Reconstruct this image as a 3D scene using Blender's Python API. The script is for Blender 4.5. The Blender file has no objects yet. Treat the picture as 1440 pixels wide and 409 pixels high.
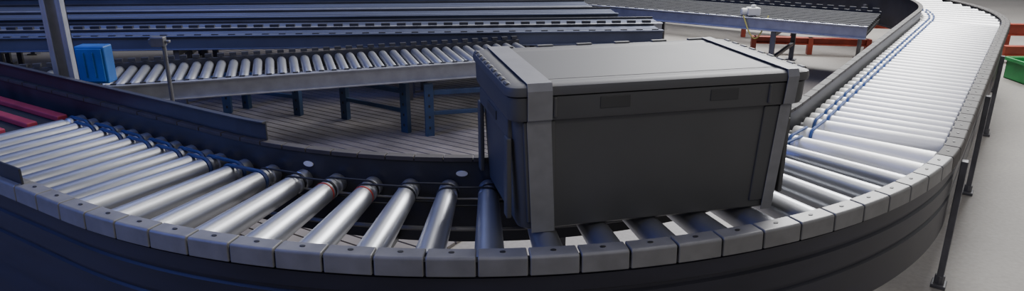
import bpy, bmesh, math, random
from mathutils import Vector, Matrix
random.seed(4)
S=bpy.context.scene
COL=S.collection
# ------------------------------------------------------------------ materials
def new_mat(name):
    m=bpy.data.materials.new(name); m.use_nodes=True
    nt=m.node_tree; b=nt.nodes['Principled BSDF']
    return m,nt,b
def mat(name,col,rough=.5,metal=0.,var=.15,scale=12.,bump=0.,stretch=(1,1,1),rvar=.04):
    m,nt,b=new_mat(name)
    tc=nt.nodes.new('ShaderNodeTexCoord'); mp=nt.nodes.new('ShaderNodeMapping')
    mp.inputs['Scale'].default_value=stretch
    nz=nt.nodes.new('ShaderNodeTexNoise'); nz.inputs['Scale'].default_value=scale; nz.inputs['Detail'].default_value=5
    nt.links.new(tc.outputs['Object'],mp.inputs[0]); nt.links.new(mp.outputs[0],nz.inputs['Vector'])
    cr=nt.nodes.new('ShaderNodeValToRGB')
    cr.color_ramp.elements[0].position=.3; cr.color_ramp.elements[1].position=.7
    cr.color_ramp.elements[0].color=tuple(c*(1-var) for c in col)+(1,)
    cr.color_ramp.elements[1].color=tuple(min(1,c*(1+var)) for c in col)+(1,)
    nt.links.new(nz.outputs['Fac'],cr.inputs[0]); nt.links.new(cr.outputs[0],b.inputs['Base Color'])
    mr=nt.nodes.new('ShaderNodeMapRange'); mr.inputs['To Min'].default_value=max(.03,rough-rvar); mr.inputs['To Max'].default_value=min(1,rough+rvar)
    nt.links.new(nz.outputs['Fac'],mr.inputs['Value']); nt.links.new(mr.outputs[0],b.inputs['Roughness'])
    b.inputs['Metallic'].default_value=metal
    if bump>0:
        bp=nt.nodes.new('ShaderNodeBump'); bp.inputs['Strength'].default_value=bump; bp.inputs['Distance'].default_value=.01
        nt.links.new(nz.outputs['Fac'],bp.inputs['Height']); nt.links.new(bp.outputs[0],b.inputs['Normal'])
    return m
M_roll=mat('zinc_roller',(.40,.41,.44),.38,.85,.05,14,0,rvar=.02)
M_roll_lit=mat('zinc_roller_lit',(.95,.95,.95),.45,.30,.03,14,0,rvar=.02)  # same zinc made paler: bright reflections on the right put into the colour
M_cap=mat('grey_rail_cap',(.17,.168,.165),.45,.2,.15,20)
M_capd=mat('brown_rail_cap',(.045,.039,.036),.65,.0,.2,20)
M_rail=mat('black_rail',(.026,.027,.034),.42,.1,.3,8)
M_side=mat('navy_side_panel',(.013,.013,.022),.42,.0,.3,4,0,(1,1,6))
M_galv=mat('galvanised_steel',(.34,.35,.40),.42,.7,.12,18)
M_leg=mat('leg_steel',(.13,.13,.14),.45,.5,.2,18)
M_blue=mat('blue_paint',(.025,.050,.11),.45,0,.2,14)
M_bluebelt=mat('blue_belt',(.03,.08,.26),.45,0,.2,30)
M_navybelt=mat('navy_belt',(.02,.035,.11),.45,0,.2,30)
M_blk=mat('black_rubber',(.012,.012,.014),.5,0,.2,30)
M_red=mat('red_ring',(.35,.03,.02),.4,0,.2,30)
M_redbeam=mat('red_beam',(.34,.055,.03),.5,0,.25,10)
M_pink=mat('red_belt',(.30,.03,.06),.5,0,.2,10)
M_tote=mat('grey_tote_plastic',(.066,.066,.066),.52,0,.05,9)
M_lid=mat('grey_lid_plastic',(.078,.078,.079),.52,0,.05,9)
M_strap=mat('clear_grey_strap',(.18,.18,.185),.5,0,.1,30)
M_green=mat('green_plastic',(.02,.26,.07),.5,0,.2,10)
M_bluebox=mat('blue_plastic',(.012,.085,.30),.45,0,.2,10)
M_white=mat('light_plastic',(.62,.62,.60),.5,0,.1,10)
M_yel=mat('yellow_cable',(.6,.55,.15),.5,0,.1,10)
M_lane=mat('lane_bar_steel',(.10,.115,.17),.42,.5,.3,3,0,(.4,6,1))
M_dark=mat('dark_machine',(.015,.016,.020),.85,0,.3,6)

# ------------------------------------------------------------------ helpers
def empty(name,loc=(0,0,0)):
    e=bpy.data.objects.new(name,None); e.empty_display_size=.1; COL.objects.link(e); e.location=loc; return e
def mk(name,verts,faces,m,parent=None,smooth=False,bevel=0.,auto=None):
    me=bpy.data.meshes.new(name); me.from_pydata([tuple(v) for v in verts],[],faces)
    bm=bmesh.new(); bm.from_mesh(me); bmesh.ops.recalc_face_normals(bm,faces=bm.faces); bm.to_mesh(me); bm.free()
    ms=m if isinstance(m,list) else [m]
    for x in ms: me.materials.append(x)
    o=bpy.data.objects.new(name,me); COL.objects.link(o)
    if parent: o.parent=parent
    if bevel>0:
        b=o.modifiers.new('Bevel','BEVEL'); b.width=bevel; b.segments=2; b.limit_method='ANGLE'; b.angle_limit=math.radians(40)
    if smooth:
        for p in me.polygons: p.use_smooth=True
        try:
            me.set_sharp_from_angle(angle=math.radians(40))
        except Exception: pass
    return o
class MB:
    def __init__(s): s.v=[]; s.f=[]
    def add(s,vs,fs):
        n=len(s.v); s.v+= [Vector(v) for v in vs]; s.f+=[tuple(i+n for i in f) for f in fs]
    def box(s,c,ax,hx,ay,hy,hz):
        c=Vector(c); ax=Vector(ax).normalized(); ay=Vector(ay).normalized(); az=Vector((0,0,1))
        vs=[c+ax*hx*i+ay*hy*j+az*hz*k for i in(-1,1) for j in(-1,1) for k in(-1,1)]
        s.add(vs,[(0,1,3,2),(4,6,7,5),(0,4,5,1),(2,3,7,6),(0,2,6,4),(1,5,7,3)])
    def abox(s,x0,x1,y0,y1,z0,z1):
        s.box(((x0+x1)/2,(y0+y1)/2,(z0+z1)/2),(1,0,0),(x1-x0)/2,(0,1,0),(y1-y0)/2,(z1-z0)/2)
    def lathe(s,p0,p1,prof,n=20):
        p0=Vector(p0); p1=Vector(p1); d=(p1-p0).normalized()
        up=Vector((0,0,1)) if abs(d.z)<.9 else Vector((1,0,0))
        a=d.cross(up).normalized(); b=a.cross(d).normalized()
        vs=[];fs=[]
        for t,r in prof:
            for k in range(n):
                th=2*math.pi*k/n; vs.append(p0+d*t+(a*math.cos(th)+b*math.sin(th))*r)
        for i in range(len(prof)-1):
            for k in range(n):
                k2=(k+1)%n; fs.append((i*n+k,i*n+k2,(i+1)*n+k2,(i+1)*n+k))
        fs.append(tuple(range(n))); fs.append(tuple((len(prof)-1)*n+k for k in range(n)))
        s.add(vs,fs)
    def tube(s,pts,r,closed=False,n=6):
        pts=[Vector(p) for p in pts]; N=len(pts); vs=[];fs=[]
        for i,p in enumerate(pts):
            if closed: d=pts[(i+1)%N]-pts[i-1]
            else: d=pts[min(i+1,N-1)]-pts[max(i-1,0)]
            d.normalize()
            up=Vector((0,0,1)) if abs(d.z)<.95 else Vector((.3,1,0))
            if closed: up=s.nrm
            a=d.cross(up).normalized(); b=a.cross(d).normalized()
            for k in range(n):
                th=2*math.pi*k/n; vs.append(p+(a*math.cos(th)+b*math.sin(th))*r)
        for i in range(N if closed else N-1):
            j=(i+1)%N
            for k in range(n):
                k2=(k+1)%n; fs.append((i*n+k,i*n+k2,j*n+k2,j*n+k))
        if not closed:
            fs.append(tuple(range(n))); fs.append(tuple((N-1)*n+k for k in range(n)))
        s.add(vs,fs)
    def disc(s,c,ax,rx,ay,ry,n=14,th=.001):
        c=Vector(c); ax=Vector(ax).normalized(); ay=Vector(ay).normalized(); nn=ax.cross(ay)
        vs=[c+nn*th*sg+ax*rx*math.cos(2*math.pi*k/n)+ay*ry*math.sin(2*math.pi*k/n) for sg in(-1,1) for k in range(n)]
        fs=[tuple(range(n)),tuple(range(n,2*n))]+[(k,(k+1)%n,n+(k+1)%n,n+k) for k in range(n)]
        s.add(vs,fs)
    def loft(s,sts,prof,caps=True):
        P=len(prof); vs=[];fs=[]
        for b,nn in sts:
            for r,z in prof: vs.append(Vector((b.x+nn.x*r,b.y+nn.y*r,z)))
        for i in range(len(sts)-1):
            for k in range(P):
                k2=(k+1)%P; fs.append((i*P+k,i*P+k2,(i+1)*P+k2,(i+1)*P+k))
        if caps:
            fs.append(tuple(range(P))); fs.append(tuple((len(sts)-1)*P+k for k in range(P)))
        s.add(vs,fs)
    def obj(s,name,m,parent=None,**k): return mk(name,s.v,s.f,m,parent,**k)

# ------------------------------------------------------------------ main conveyor path
C=Vector((-.118,3.2))
ZT=.50
phiL=math.radians(-122); phiR=math.radians(-36)
def nv(p): return Vector((math.cos(p),math.sin(p)))
nL,nR=nv(phiL),nv(phiR)
uL=Vector((nL.y,-nL.x)); uR=Vector((-nR.y,nR.x))
LEN_L=.78; LEN_LB=1.6; LEN_R=2.75
C2=C+uR*LEN_R
phiE=math.radians(54); nE=nv(phiE); uE=Vector((-nE.y,nE.x))
ARC1=phiR-phiL; RO=1.87
qa=ARC1*RO; qb=qa+LEN_R; qc=qb+(phiE-phiR)*RO; qd=qc+1.6
def st(q):
    if q<0: return (C+uL*(-q),nL)
    if q<=qa: return (C.copy(),nv(phiL+q/RO))
    if q<=qb: return (C+uR*(q-qa),nR)
    if q<=qc: return (C2.copy(),nv(phiR+(q-qb)/RO))
    return (C2+uE*(q-qc),nE)
def sts(q0,q1,step=.05):
    n=max(1,int(round((q1-q0)/step))); return [st(q0+(q1-q0)*i/n) for i in range(n+1)]
def pt(q,r,z):
    b,n=st(q); return Vector((b.x+n.x*r,b.y+n.y*r,z))

conv=empty('roller_conveyor')
Q0=-(LEN_L+LEN_LB)
o=MB(); o.loft(sts(Q0,qd),[(1.842,.488),(1.866,.488),(1.866,.455),(1.872,.452),(1.872,.415),(1.866,.411),(1.866,.402),(1.873,.398),(1.873,.345),(1.867,.341),(1.867,.332),(1.874,.328),(1.874,.225),(1.85,.225),(1.85,.231),(1.866,.231),(1.866,.30),(1.842,.30)])
o.obj('outer_side_rail',M_side,conv,smooth=True)
o=MB(); o.loft(sts(Q0,qd),[(1.378,.545),(1.392,.545),(1.392,.30),(1.372,.30),(1.372,.31),(1.384,.31),(1.384,.53),(1.378,.53)])
o.obj('inner_side_rail',M_rail,conv,smooth=True)
o=MB(); o.loft(sts(Q0,.55),[(1.852,.226),(1.860,.226),(1.860,.03),(1.852,.03)]); 
for q in (-2.2,-1.4,-.6,.1,.5):
    b,n=st(q); c=b+n*1.84; o.box((c.x,c.y,.11),(n.x,n.y,0),.012,(-n.y,n.x,0),.02,.11)
o.obj('added_dark_skirt',M_side,conv)  # invented dark sheet, added to darken the floor area at lower left
def caps(q0,q1,pitch,prof,name,m,holes=True,r_hole=1.857,bev=.0025):
    mb=MB(); hb=MB(); n=int(round((q1-q0)/pitch)); p=(q1-q0)/n
    for i in range(n):
        a=q0+i*p+.0022; b=q0+(i+1)*p-.0022
        mb.loft(sts(a,b,.03),prof)
        if holes:
            bb,nn=st((a+b)/2); c=bb+nn*r_hole
            hb.disc((c.x,c.y,ZT+.0062),(nn.x,nn.y,0),.0042,(-nn.y,nn.x,0),.0065,10,.0012)
    mb.obj(name,m,conv,bevel=bev)
    if holes: hb.obj(name+'_bolt_holes',M_blk,conv)
profO=[(1.838,.497),(1.838,.506),(1.879,.506),(1.883,.502),(1.885,.462),(1.878,.462),(1.876,.496)]
caps(Q0,qa-.20,.108,profO,'outer_rail_caps',M_cap)
caps(qa-.20,qd,.108,profO,'outer_rail_caps_straight',M_capd)
profI=[(1.370,.546),(1.370,.552),(1.397,.552),(1.397,.54),(1.393,.54),(1.393,.546)]
caps(Q0,qd,.108,profI,'inner_rail_caps',M_capd,False,1.384,.001)
hb=MB()
for q,z in [(.42,.505),(1.02,.505),(1.28,.50),(1.30,.37),(1.62,.505),(2.1,.505)]:
    b,n=st(q); c=b+n*1.393; hb.disc((c.x,c.y,z),(-n.y,n.x,0),.016,(0,0,1),.008,16,.0015)
hb.obj('rail_slot_pale_discs',M_white,conv)  # added pale discs imitate light floor seen through open slots

# rollers
def roller(mb,q,tap):
    r0,r1=1.402,1.834
    a=.0265 if tap else .0275; b=.0355 if tap else .0275
    p0=pt(q,r0,ZT-.006-a); p1=pt(q,r1,ZT-.006-b)
    L=(p1-p0).length
    prof=[(-.009,.007),(0,.007),(.0005,a*.55),(.004,a*.6),(.004,a*.93),(.007,a)]
    for g in (.040,.066):
        rr=a+(b-a)*g/L
        prof+=[(g-.008,rr),(g-.005,rr-.004),(g+.005,rr-.004),(g+.008,rr)]
    prof+=[(L-.007,b),(L-.004,b*.93),(L-.004,b*.6),(L,b*.55),(L,.007),(L+.004,.007)]
    mb.lathe(p0,p1,prof,28)
    return a
NL=10; pitchL=LEN_L/NL
Qs=[]
for i in range(NL): Qs.append((-LEN_L+pitchL*(i+.12),False))
NA=20
for i in range(NA): Qs.append(((i-.05)*qa/NA,True))
pR=.074; n=int(LEN_R/pR)
for i in range(n): Qs.append((qa+(i+.15)*LEN_R/n,False))
n2=int((qc-qb)/.125)
for i in range(n2): Qs.append((qb+(i+.4)*(qc-qb)/n2,True))
n3=int(1.6/pR)
for i in range(n3): Qs.append((qc+(i+.5)*1.6/n3,False))
ra=MB(); rb=MB()
for q,t in Qs:
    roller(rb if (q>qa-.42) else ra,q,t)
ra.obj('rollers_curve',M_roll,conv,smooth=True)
rb.obj('rollers_lit_right',M_roll_lit,conv,smooth=True)
def belt(mb,qA,qB,g,rad=.0042):
    pa=pt(qA,1.402+g,ZT-.006-.0265); pb=pt(qB,1.402+g,ZT-.006-.0265)
    d=pb-pa; d.z=0; d.normalize(); up=Vector((0,0,1)); rr=.0262
    pts=[]
    for k in range(9):
        th=math.pi/2+math.pi*k/8; pts.append(pa+d*math.cos(th)*rr+up*math.sin(th)*rr)
    for k in range(9):
        th=-math.pi/2+math.pi*k/8; pts.append(pb+d*math.cos(th)*rr+up*math.sin(th)*rr)
    mb.nrm=d.cross(up).normalized(); mb.tube(pts,rad,True,6)
bl=MB(); bn=MB(); bk=MB(); rd=MB()
for i in range(len(Qs)-1):
    g=.040 if i%2==0 else .066
    qA,qB=Qs[i][0],Qs[i+1][0]
    if qB<.35: belt(bn,qA,qB,g,.0062)
    elif qA>qa-.5: belt(bl,qA,qB,g,.0050)
    else: belt(bk,qA,qB,g,.0034)
bl.obj('blue_drive_belts',M_bluebelt,conv,smooth=True)
bn.obj('navy_drive_belts',M_navybelt,conv,smooth=True)
bk.obj('black_drive_belts',M_blk,conv,smooth=True)
for i in (NL+4,NL+5):
    q=Qs[i][0]; p=pt(q,1.402+.082,ZT-.0335); b,n=st(q)
    p1=p+Vector((n.x,n.y,0))*.008
    rd.lathe(p,p1,[(0,.0272),(0,.0287),(.005,.0288),(.005,.0272)],20)
rd.obj('red_rings',M_red,conv,smooth=True)
tr=MB(); tr.tube([pt(qa*i/30,1.45,.455) for i in range(31)],.003); tr.tube([pt(qa*i/30,1.52,.40) for i in range(31)],.006)
tr.obj('cable_runs',M_leg,conv,smooth=True)
cm=MB()
for q in [-1.8,-1.0,-.05,qa*.27,qa*.78,qa+.02,qa+1.0,qa+2,qb+.3,qb+1.5]:
    b,n=st(q); c=b+n*1.615; cm.box((c.x,c.y,.325),(n.x,n.y,0),.222,(-n.y,n.x,0),.015,.02)
cm.obj('cross_members',M_rail,conv,bevel=.002)
lg=MB()
def leg(q,r):
    b,n=st(q); c=b+n*r; t=(-n.y,n.x,0)
    lg.box((c.x,c.y,.225),(n.x,n.y,0),.010,t,.014,.215)
    lg.box((c.x,c.y,.006),(n.x,n.y,0),.022,t,.028,.006)
    lg.lathe((c.x,c.y,.012),(c.x,c.y,.04),[(0,.016),(.028,.016)],10)
for q in [-1.8,-.9,qa,qa+.98,qa+2.0,qb+.4,qb+1.6]:
    leg(q,1.895); leg(q,1.355)
for q in [qa*.5]:
    leg(q,1.355)
lg.obj('legs',M_leg,conv,bevel=.002)
gp=MB()
gp.loft(sts(-LEN_L-LEN_LB,.22,.08),[(1.376,.553),(1.382,.553),(1.382,.602),(1.394,.606),(1.394,.610),(1.376,.610)])
gp.obj('inner_guard_plate',M_rail,conv,smooth=False,bevel=.001)
gp=MB()
gp.loft(sts(-LEN_L-LEN_LB,-.20,.2),[(1.862,.507),(1.868,.507),(1.868,.550),(1.862,.550)])
gp.obj('outer_guard_plate',M_rail,conv,bevel=.001)
bt=MB(); bt.loft(sts(Q0,-LEN_L-.03,.3),[(1.40,.40),(1.40,.47),(1.835,.47),(1.835,.40)]); bt.obj('belt_bed',M_dark,conv,bevel=.003)
bt=MB()
for r in (1.43,1.53,1.63,1.73):
    bt.loft(sts(Q0,-LEN_L-.05,.3),[(r,.472),(r,.492),(r+.035,.492),(r+.035,.472)])
bt.obj('red_transfer_belts',M_pink,conv,bevel=.004)

# ------------------------------------------------------------------ tote box
tote=empty('storage_tote',(.293,1.714,ZT-.004)); tote.rotation_euler=(0,0,math.radians(13.3)); tote.scale=(1.085,1.0,1.0)
def ring(w,d,r,z,k=5):
    out=[]
    for cx,cy,a0 in((w/2-r,d/2-r,0),(-w/2+r,d/2-r,90),(-w/2+r,-d/2+r,180),(w/2-r,-d/2+r,270)):
        for i in range(k):
            a=math.radians(a0+90*i/(k-1)); out.append(Vector((cx+r*math.cos(a),cy+r*math.sin(a),z)))
    return out
def rings(name,lst,m,parent,bev=0):
    vs=[];fs=[];P=len(lst[0])
    for r in lst: vs+=r
    for i in range(len(lst)-1):
        for k in range(P):
            k2=(k+1)%P; fs.append((i*P+k,i*P+k2,(i+1)*P+k2,(i+1)*P+k))
    fs.append(tuple(range(P))); fs.append(tuple((len(lst)-1)*P+k for k in range(P)))
    return mk(name,vs,fs,m,parent,smooth=True,bevel=bev)
body=[ring(.586,.350,.03,0),ring(.600,.364,.03,.006),ring(.604,.366,.03,.02),ring(.628,.384,.03,.262),ring(.650,.404,.03,.266),ring(.654,.408,.028,.275),ring(.656,.410,.028,.318),ring(.640,.395,.028,.320)]
rings('body',body,M_tote,tote)
lid=[ring(.650,.404,.028,.320),ring(.664,.418,.028,.322),ring(.668,.420,.028,.330),ring(.664,.416,.028,.341),ring(.650,.402,.028,.345),ring(.600,.352,.02,.345),ring(.590,.342,.02,.3435)]
rings('lid',lid,M_lid,tote)
d=MB()
def plate(x0b,x1b,x0t,x1t,z0,z1,sgn,out):
    yb=lambda z:(.366+(.384-.366)*(z-.02)/.242)/2
    vs=[]
    for (xa,xb,z) in((x0b,x1b,z0),(x0t,x1t,z1)):
        for y in (yb(z)-.004,yb(z)+out):
            vs+= [Vector((xa,sgn*y,z)),Vector((xb,sgn*y,z))]
    d.add(vs,[(0,1,3,2),(4,6,7,5),(0,4,5,1),(2,3,7,6),(0,2,6,4),(1,5,7,3)])
for s in(-1,1):
    plate(-.285,-.225,-.298,-.232,.022,.262,s,.004)
    plate(.225,.285,.232,.298,.022,.262,s,.004)
    for x in(-.235,.235):
        d.abox(x-.004,x+.004,s*.2045-.004,s*.2045+.004,.272,.318)
for s in(-1,1):
    x=s*.316
    d.abox(x-.006,x+.006,-.16,.16,.215,.262)
    d.abox(x-.010,x+.001,-.17,-.14,.03,.22); d.abox(x-.010,x+.001,.14,.17,.03,.22)
d.obj('ribs_and_corner_posts',M_tote,tote,bevel=.003)
g=MB()
for s in(-1,1):
    for x in (-.11,.13): g.abox(x-.032,x+.032,s*.2046-.0015,s*.2046+.0015,.286,.312)
    g.abox(s*.3225-.002,s*.3225+.002,-.05,.05,.228,.25)
g.obj('hand_grip_shade_plates',mat('grip_shadow_plastic',(.038,.038,.038),.5,0,.1,10),tote,bevel=.001)  # flat dark plates: the shade of the grip recesses painted as colour
l=MB()
l.abox(-.27,.27,-.155,.155,.341,.3445)
for s in(-1,1):
    for i in range(9):
        y=-.17+i*.0425; l.lathe((s*.325,y-.012,.342),(s*.325,y+.012,.342),[(0,.006),(.024,.006)],10)
for i in range(6):
    x=-.25+i*.1; l.abox(x-.02,x+.02,.1985,.2105,.341,.349)
l.obj('lid_panel_and_hinges',M_lid,tote,bevel=.0015)
sp=MB()
def strap(xt,xb,w):
    pr=[(-.1885,.0),(-.1975,.262),(-.2072,.268),(-.2125,.332),(-.206,.3485),(.206,.3485),(.2125,.332),(.2072,.268),(.1975,.262),(.1885,.0)]
    vs=[];fs=[]
    for i,(y,z) in enumerate(pr):
        xc=xb+(xt-xb)*min(1,z/.3)
        nx=Vector((0,y,z-.17)).normalized()*.002
        for dx in(-w/2,w/2):
            vs.append(Vector((xc+dx,y,z))+nx*0); vs.append(Vector((xc+dx,y,z))+nx)
    for i in range(len(pr)-1):
        a=i*4;b=a+4
        fs+=[(a+1,a+3,b+3,b+1),(a,a+2,b+2,b),(a,a+1,b+1,b),(a+2,a+3,b+3,b+2)]
    sp.add(vs,fs)
strap(-.268,-.252,.050); strap(.282,.268,.026)
sp.obj('straps',M_strap,tote)

# ------------------------------------------------------------------ generic straight conveyor
def straight_conv(name,p0,dirv,length,width,z,pitch=.075,rr=.022,rail_m=M_galv,far_m=M_rail,railh=.085,legs=None,leg_m=M_blue,teeth=True,bed=None,bar_m=None):
    e=empty(name); u=Vector(dirv).normalized(); n=Vector((-u.y,u.x))
    if n.y<0: n=-n
    def P(a,w,zz): 
        c=Vector(p0)+u*a+n*w; return Vector((c.x,c.y,zz))
    U=(u.x,u.y,0); N=(n.x,n.y,0)
    a=MB(); a.box(P(length/2,.008,z-railh/2+.01),U,length/2,N,.008,railh/2)
    a.box(P(length/2,-.006,z+.006),U,length/2,N,.018,.004)
    a.box(P(length/2,-.006,z-railh+.012),U,length/2,N,.018,.004)
    a.obj('near_rail',rail_m,e,bevel=.002)
    a=MB(); a.box(P(length/2,width-.008,z-railh/2+.012),U,length/2,N,.008,railh/2)
    a.obj('far_rail',far_m,e,bevel=.002)
    if bed is None:
        r=MB(); k=int(length/pitch)
        for i in range(k):
            aa=(i+.5)*pitch
            L=width-.05
            r.lathe(P(aa,.025,z-rr),P(aa,width-.025,z-rr),[(-.008,.006),(0,.006),(0,rr*.92),(.003,rr),(L-.003,rr),(L,rr*.92),(L,.006),(L+.008,.006)],14)
        r.obj('rollers',M_roll,e,smooth=True)
    else:
        r=MB(); nb=bed; wb=(width-.06)/nb
        for i in range(nb):
            w=.03+wb*(i+.5); r.box(P(length/2,w,z-.012),U,length/2,N,wb*.32,.012)
        r.obj('longitudinal_bars',bar_m or M_lane,e,bevel=.004)
        r=MB(); r.box(P(length/2,width/2,z-.05),U,length/2,N,width/2-.02,.01); r.obj('bed_plate',M_dark,e)
    if teeth:
        t=MB(); k=int(length/pitch)
        for i in range(k):
            t.box(P((i+.5)*pitch,width-.01,z+.026),U,pitch*.28,N,.012,.008)
            t.box(P((i+.5)*pitch,.0,z+.012),U,pitch*.2,N,.006,.003)
        t.obj('rail_clips',M_rail,e)
    t=MB()
    for a0 in (legs or []):
        for w in (.03,width-.03):
            t.box(P(a0,w,(z-railh)/2),U,.018,N,.012,(z-railh)/2)
            t.box(P(a0,w,.005),U,.04,N,.03,.005)
        t.box(P(a0,width/2,z-railh-.02),U,.015,N,width/2-.03,.015)
        t.box(P(a0,width/2,(z-railh)*.4),U,.012,N,width/2-.03,.012)
    if legs: t.obj('stand_legs',leg_m,e,bevel=.002)
    return e
d2=Vector((-.952,-.309))
straight_conv('background_roller_conveyor',(.20,3.849),d2,4.2,.52,.40,.062,.024,legs=[.1,2.9,3.9])
def stand(a,b,h,name='blue_support_stand'):
    e=empty(name); a=Vector(a);b=Vector(b); u=(b-a).normalized(); n=Vector((-u.y,u.x)); L=(b-a).length
    m=MB(); U=(u.x,u.y,0);N=(n.x,n.y,0)
    for p in(a,b):
        m.box((p.x,p.y,h/2),U,.024,N,.016,h/2)
        m.box((p.x,p.y,.004),U,.036,N,.03,.004)
    c=(a+b)/2
    m.box((c.x,c.y,h*.84),U,L/2-.016,N,.010,.013)
    m.box((c.x,c.y,h*.46),U,L/2-.016,N,.008,.011)
    m.obj('frame',M_blue,e,bevel=.002)
    bb=MB()
    for p in(a,b):
        for k in range(4): bb.box((p.x-n.x*.0,p.y,h*(.2+.2*k)),U,.005,N,.0175,.007)
    bb.obj('slots',M_blk,e)
stand((-.965,3.97),(-.579,3.72),.29)
stand((-.443,3.66),(-.06,3.75),.30)
stand((-1.62,4.20),(-1.263,4.05),.27)
stand((-2.05,4.05),(-1.70,4.10),.27)
dl=Vector((-.9976,-.07))
lanes=[(.95,4.47,.46,.24,.44),(1.0,4.75,.46,.26,.44),(.75,5.06,.46,.30,.46),(.6,5.42,.46,.36,.46),(.4,5.84,.5,.4,.5)]
for k,(x,y,w0,w,z) in enumerate(lanes):
    straight_conv('steel_bar_conveyor_lane',(x,y),dl,7.0,w,z,.1,.02,rail_m=M_galv if k%2 else M_lane,legs=[.3,1.6,3.,4.4,5.8],leg_m=M_leg,teeth=(k==0),bed=5)
straight_conv('cross_conveyor',(2.36,4.72),(-.847,.532),2.9,.8,.42,.08,.022,rail_m=M_galv,legs=[.6,1.7,2.6],leg_m=M_leg,bed=9,bar_m=M_dark)
mo=empty('drive_motor')
m=MB(); m.abox(1.70,1.79,5.15,5.22,.435,.49); m.lathe((1.66,5.19,.46),(1.72,5.19,.46),[(0,.018),(.004,.026),(.056,.026),(.06,.02)],16)
m.abox(1.73,1.76,5.17,5.20,.49,.51); m.obj('housing',M_white,mo,bevel=.006)
m=MB(); m.tube([(1.66+.18*t-.0,5.13-.03*math.sin(t*3.1),.44-.16*math.sin(t*3.14)) for t in [i/12 for i in range(13)]],.005); m.obj('cable',M_yel,mo,smooth=True)
m=MB(); m.abox(1.72,1.76,5.16,5.25,.42,.436); m.obj('bracket',M_leg,mo)

# ------------------------------------------------------------------ post, blue box, sensor
po=empty('steel_post')
m=MB(); px,py=-1.77,2.78
m.abox(px-.040,px+.040,py-.003,py+.003,0,2.4); m.abox(px-.040,px-.032,py-.03,py+.003,0,2.4); m.abox(px+.032,px+.040,py-.03,py+.003,0,2.4)
m.abox(px-.032,px-.020,py-.03,py-.026,0,2.4); m.abox(px+.020,px+.032,py-.03,py-.026,0,2.4)
m.abox(px-.07,px+.07,py-.06,py+.05,0,.01)
m.obj('channel',M_galv,po,bevel=.001)
bb=empty('blue_control_box')
m=MB(); m.abox(-1.90,-1.77,3.05,3.12,.45,.615); m.obj('casing',M_bluebox,bb,bevel=.006)
m=MB(); m.abox(-1.89,-1.78,3.042,3.051,.46,.605); m.abox(-1.86,-1.855,3.035,3.043,.48,.59); m.abox(-1.82,-1.815,3.035,3.043,.48,.59); m.obj('cover',M_bluebox,bb,bevel=.003)
m=MB(); m.abox(-1.845,-1.825,3.07,3.09,0,.45); m.abox(-1.88,-1.79,3.04,3.12,0,.01); m.obj('stem',M_leg,bb)
se=empty('sensor_post')
m=MB(); m.lathe((-1.535,3.11,0),(-1.535,3.11,.64),[(0,.009),(.64,.009)],12); m.abox(-1.575,-1.495,3.07,3.15,0,.008); m.obj('pole',M_leg,se)
m=MB(); m.abox(-1.585,-1.525,3.09,3.125,.605,.648); m.abox(-1.595,-1.575,3.095,3.12,.615,.64); m.abox(-1.53,-1.505,3.10,3.12,.62,.632); m.obj('sensor_head',M_leg,se,bevel=.004)

# ------------------------------------------------------------------ right-hand background
def beam(a,b,z0,z1,name='red_floor_beam'):
    e=empty(name); a=Vector(a);b=Vector(b); u=(b-a).normalized(); n=Vector((-u.y,u.x)); c=(a+b)/2
    m=MB(); U=(u.x,u.y,0);N=(n.x,n.y,0); L=(b-a).length
    m.box((c.x,c.y,(z0+z1)/2),U,L/2,N,.006,(z1-z0)/2); m.box((c.x,c.y,z1-.004),U,L/2,N,.03,.004); m.box((c.x,c.y,z0+.004),U,L/2,N,.03,.004)
    k=int(L/.5)+1
    for i in range(k+1):
        p=a+u*(L*i/k); m.box((p.x,p.y,z1/2),U,.02,N,.03,z1/2)
    m.obj('beam',M_redbeam,e,bevel=.002)
beam((4.25,6.15),(6.2,5.95),.12,.22)
beam((3.9,5.62),(6.0,5.45),.05,.13)
beam((3.50,4.48),(5.4,4.35),.02,.08)
beam((2.2,6.75),(4.4,6.3),.12,.20)
beam((2.05,6.0),(2.95,5.85),.08,.14)
gc=empty('green_crate'); GX,GY=3.58,4.72; GH=.15
m=MB(); m.abox(GX,GX+.58,GY,GY+.35,.0,.01)
for (x0,x1,y0,y1) in((0,.58,0,.01),(0,.58,.34,.35),(0,.01,0,.35),(.57,.58,0,.35)):
    m.abox(GX+x0,GX+x1,GY+y0,GY+y1,0,GH)
m.abox(GX-.015,GX+.595,GY-.015,GY,GH-.02,GH+.005); m.abox(GX-.015,GX+.595,GY+.35,GY+.365,GH-.02,GH+.005); m.abox(GX-.015,GX,GY-.015,GY+.365,GH-.02,GH+.005); m.abox(GX+.58,GX+.595,GY-.015,GY+.365,GH-.02,GH+.005)
for i in range(7): m.abox(GX+.04+i*.08,GX+.048+i*.08,GY-.012,GY,.01,GH-.02)
m.obj('crate_body',M_green,gc,bevel=.003)

# ------------------------------------------------------------------ floor
fm,nt,b=new_mat('concrete_floor')
tc=nt.nodes.new('ShaderNodeTexCoord'); n1=nt.nodes.new('ShaderNodeTexNoise'); n1.inputs['Scale'].default_value=1.3; n1.inputs['Detail'].default_value=8
n2_=nt.nodes.new('ShaderNodeTexNoise'); n2_.inputs['Scale'].default_value=60; n2_.inputs['Detail'].default_value=4
nt.links.new(tc.outputs['Object'],n1.inputs['Vector']); nt.links.new(tc.outputs['Object'],n2_.inputs['Vector'])
cr=nt.nodes.new('ShaderNodeValToRGB'); cr.color_ramp.elements[0].position=.3; cr.color_ramp.elements[1].position=.7
cr.color_ramp.elements[0].color=(.26,.24,.22,1); cr.color_ramp.elements[1].color=(.37,.345,.315,1)
nt.links.new(n1.outputs['Fac'],cr.inputs[0])
mx=nt.nodes.new('ShaderNodeMixRGB'); mx.blend_type='MULTIPLY'; mx.inputs[0].default_value=.4
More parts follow.
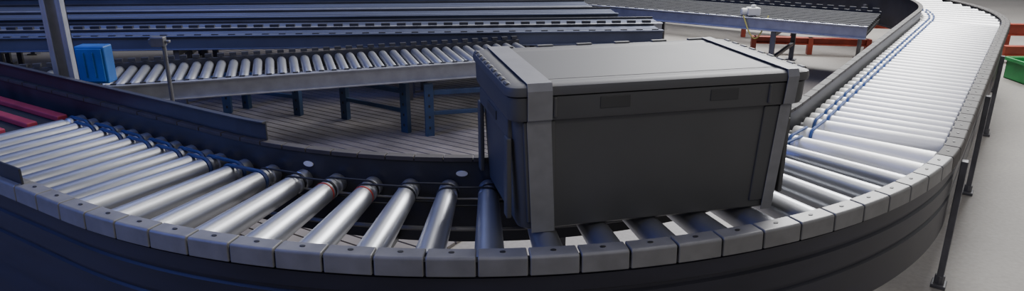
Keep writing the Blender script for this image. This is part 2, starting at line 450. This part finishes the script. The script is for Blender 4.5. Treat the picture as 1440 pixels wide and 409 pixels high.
nt.links.new(cr.outputs[0],mx.inputs[1]); nt.links.new(n2_.outputs['Fac'],mx.inputs[2]); nt.links.new(mx.outputs[0],b.inputs['Base Color'])
b.inputs['Roughness'].default_value=.55
mk('floor',[(-14,-6,0),(14,-6,0),(14,20,0),(-14,20,0)],[(0,1,2,3)],fm)
dm=MB(); ang=math.radians(-32); ux=Vector((math.cos(ang),math.sin(ang))); uy=Vector((-ux.y,ux.x))
deck=empty('slatted_floor_deck')
c0=Vector((-1.4,4.25))
w=.055; 
for i in range(64):
    off=-1.75+i*w
    c=c0+uy*off
    dm.box((c.x,c.y,.008),(ux.x,ux.y,0),2.0,(uy.x,uy.y,0),w*.42,.006)
M_slat=mat('grey_slats',(.21,.19,.18),.5,.1,.3,5)
dm.obj('slats',M_slat,deck)

# ------------------------------------------------------------------ lights & world
def area(name,loc,target,size,sy,power,col=(1,1,1)):
    L=bpy.data.lights.new(name,'AREA'); L.shape='RECTANGLE'; L.size=size; L.size_y=sy; L.energy=power; L.color=col
    o=bpy.data.objects.new(name,L); COL.objects.link(o); o.location=loc
    dv=Vector(target)-Vector(loc); o.rotation_euler=dv.to_track_quat('-Z','Y').to_euler(); return o
area('ceiling_lamp',(2.6,4.5,4.2),(2.2,3.5,0),1.0,5,165,(1,.98,.95))
area('ceiling_lamp.001',(.2,4.8,4.2),(.2,3.5,0),1.0,5,52,(1,.98,.95))
area('left_tint_lamp',(-2.4,4.8,4.2),(-2,3.5,0),1.2,5,40,(.40,.50,1))  # unseen lamp, its blue added to tint the left side
area('ceiling_lamp.003',(3.6,7.8,4.0),(2.2,4,.3),4,1.2,560,(1,1,1))
area('left_blue_fill',(-4.2,.6,3.4),(-1.4,2.0,.4),1.5,3,125,(.15,.24,1))  # added blue fill for a navy tint on the left, no real lamp
area('front_fill',(1.0,-1.6,4.2),(.6,1.6,.5),3.5,1.2,45,(1,.96,.91))  # added fill above and behind the camera to lift the foreground
W=bpy.data.worlds.new('warehouse_ambient'); S.world=W; W.use_nodes=True; nt=W.node_tree
bg=nt.nodes['Background']; tc=nt.nodes.new('ShaderNodeTexCoord'); sx=nt.nodes.new('ShaderNodeSeparateXYZ')
nt.links.new(tc.outputs['Generated'],sx.inputs[0])
mr=nt.nodes.new('ShaderNodeMapRange'); mr.inputs['From Min'].default_value=-1; mr.inputs['From Max'].default_value=1
nt.links.new(sx.outputs['X'],mr.inputs['Value'])
cr=nt.nodes.new('ShaderNodeValToRGB'); e=cr.color_ramp.elements
e[0].position=.05; e[0].color=(.055,.075,.25,1); e[1].position=.95; e[1].color=(.9,.89,.87,1)  # blue end of the ramp is added to tint the left side
x=e.new(.35); x.color=(.19,.205,.37,1); x=e.new(.55); x.color=(.48,.48,.49,1)
nt.links.new(mr.outputs[0],cr.inputs[0])
cz=nt.nodes.new('ShaderNodeValToRGB'); e=cz.color_ramp.elements
e[0].position=.0; e[0].color=(.15,.15,.15,1); e[1].position=1; e[1].color=(.36,.36,.36,1)
x=e.new(.48); x.color=(.2,.2,.2,1); x=e.new(.56); x.color=(1,1,1,1); x=e.new(.75); x.color=(.7,.7,.7,1)
m2=nt.nodes.new('ShaderNodeMapRange'); m2.inputs['From Min'].default_value=-1; nt.links.new(sx.outputs['Z'],m2.inputs['Value']); nt.links.new(m2.outputs[0],cz.inputs[0])
mu=nt.nodes.new('ShaderNodeMixRGB'); mu.blend_type='MULTIPLY'; mu.inputs[0].default_value=1
nt.links.new(cr.outputs[0],mu.inputs[1]); nt.links.new(cz.outputs[0],mu.inputs[2]); nt.links.new(mu.outputs[0],bg.inputs[0]); bg.inputs[1].default_value=.74
# ------------------------------------------------------------------ camera
cd=bpy.data.cameras.new('camera'); cam=bpy.data.objects.new('camera',cd); COL.objects.link(cam)
cd.sensor_width=36; cd.lens=25.0; cd.clip_start=.05
cam.location=(0,0,1.2); cam.rotation_euler=(math.radians(90)-math.atan(.34),0,0)
S.camera=cam
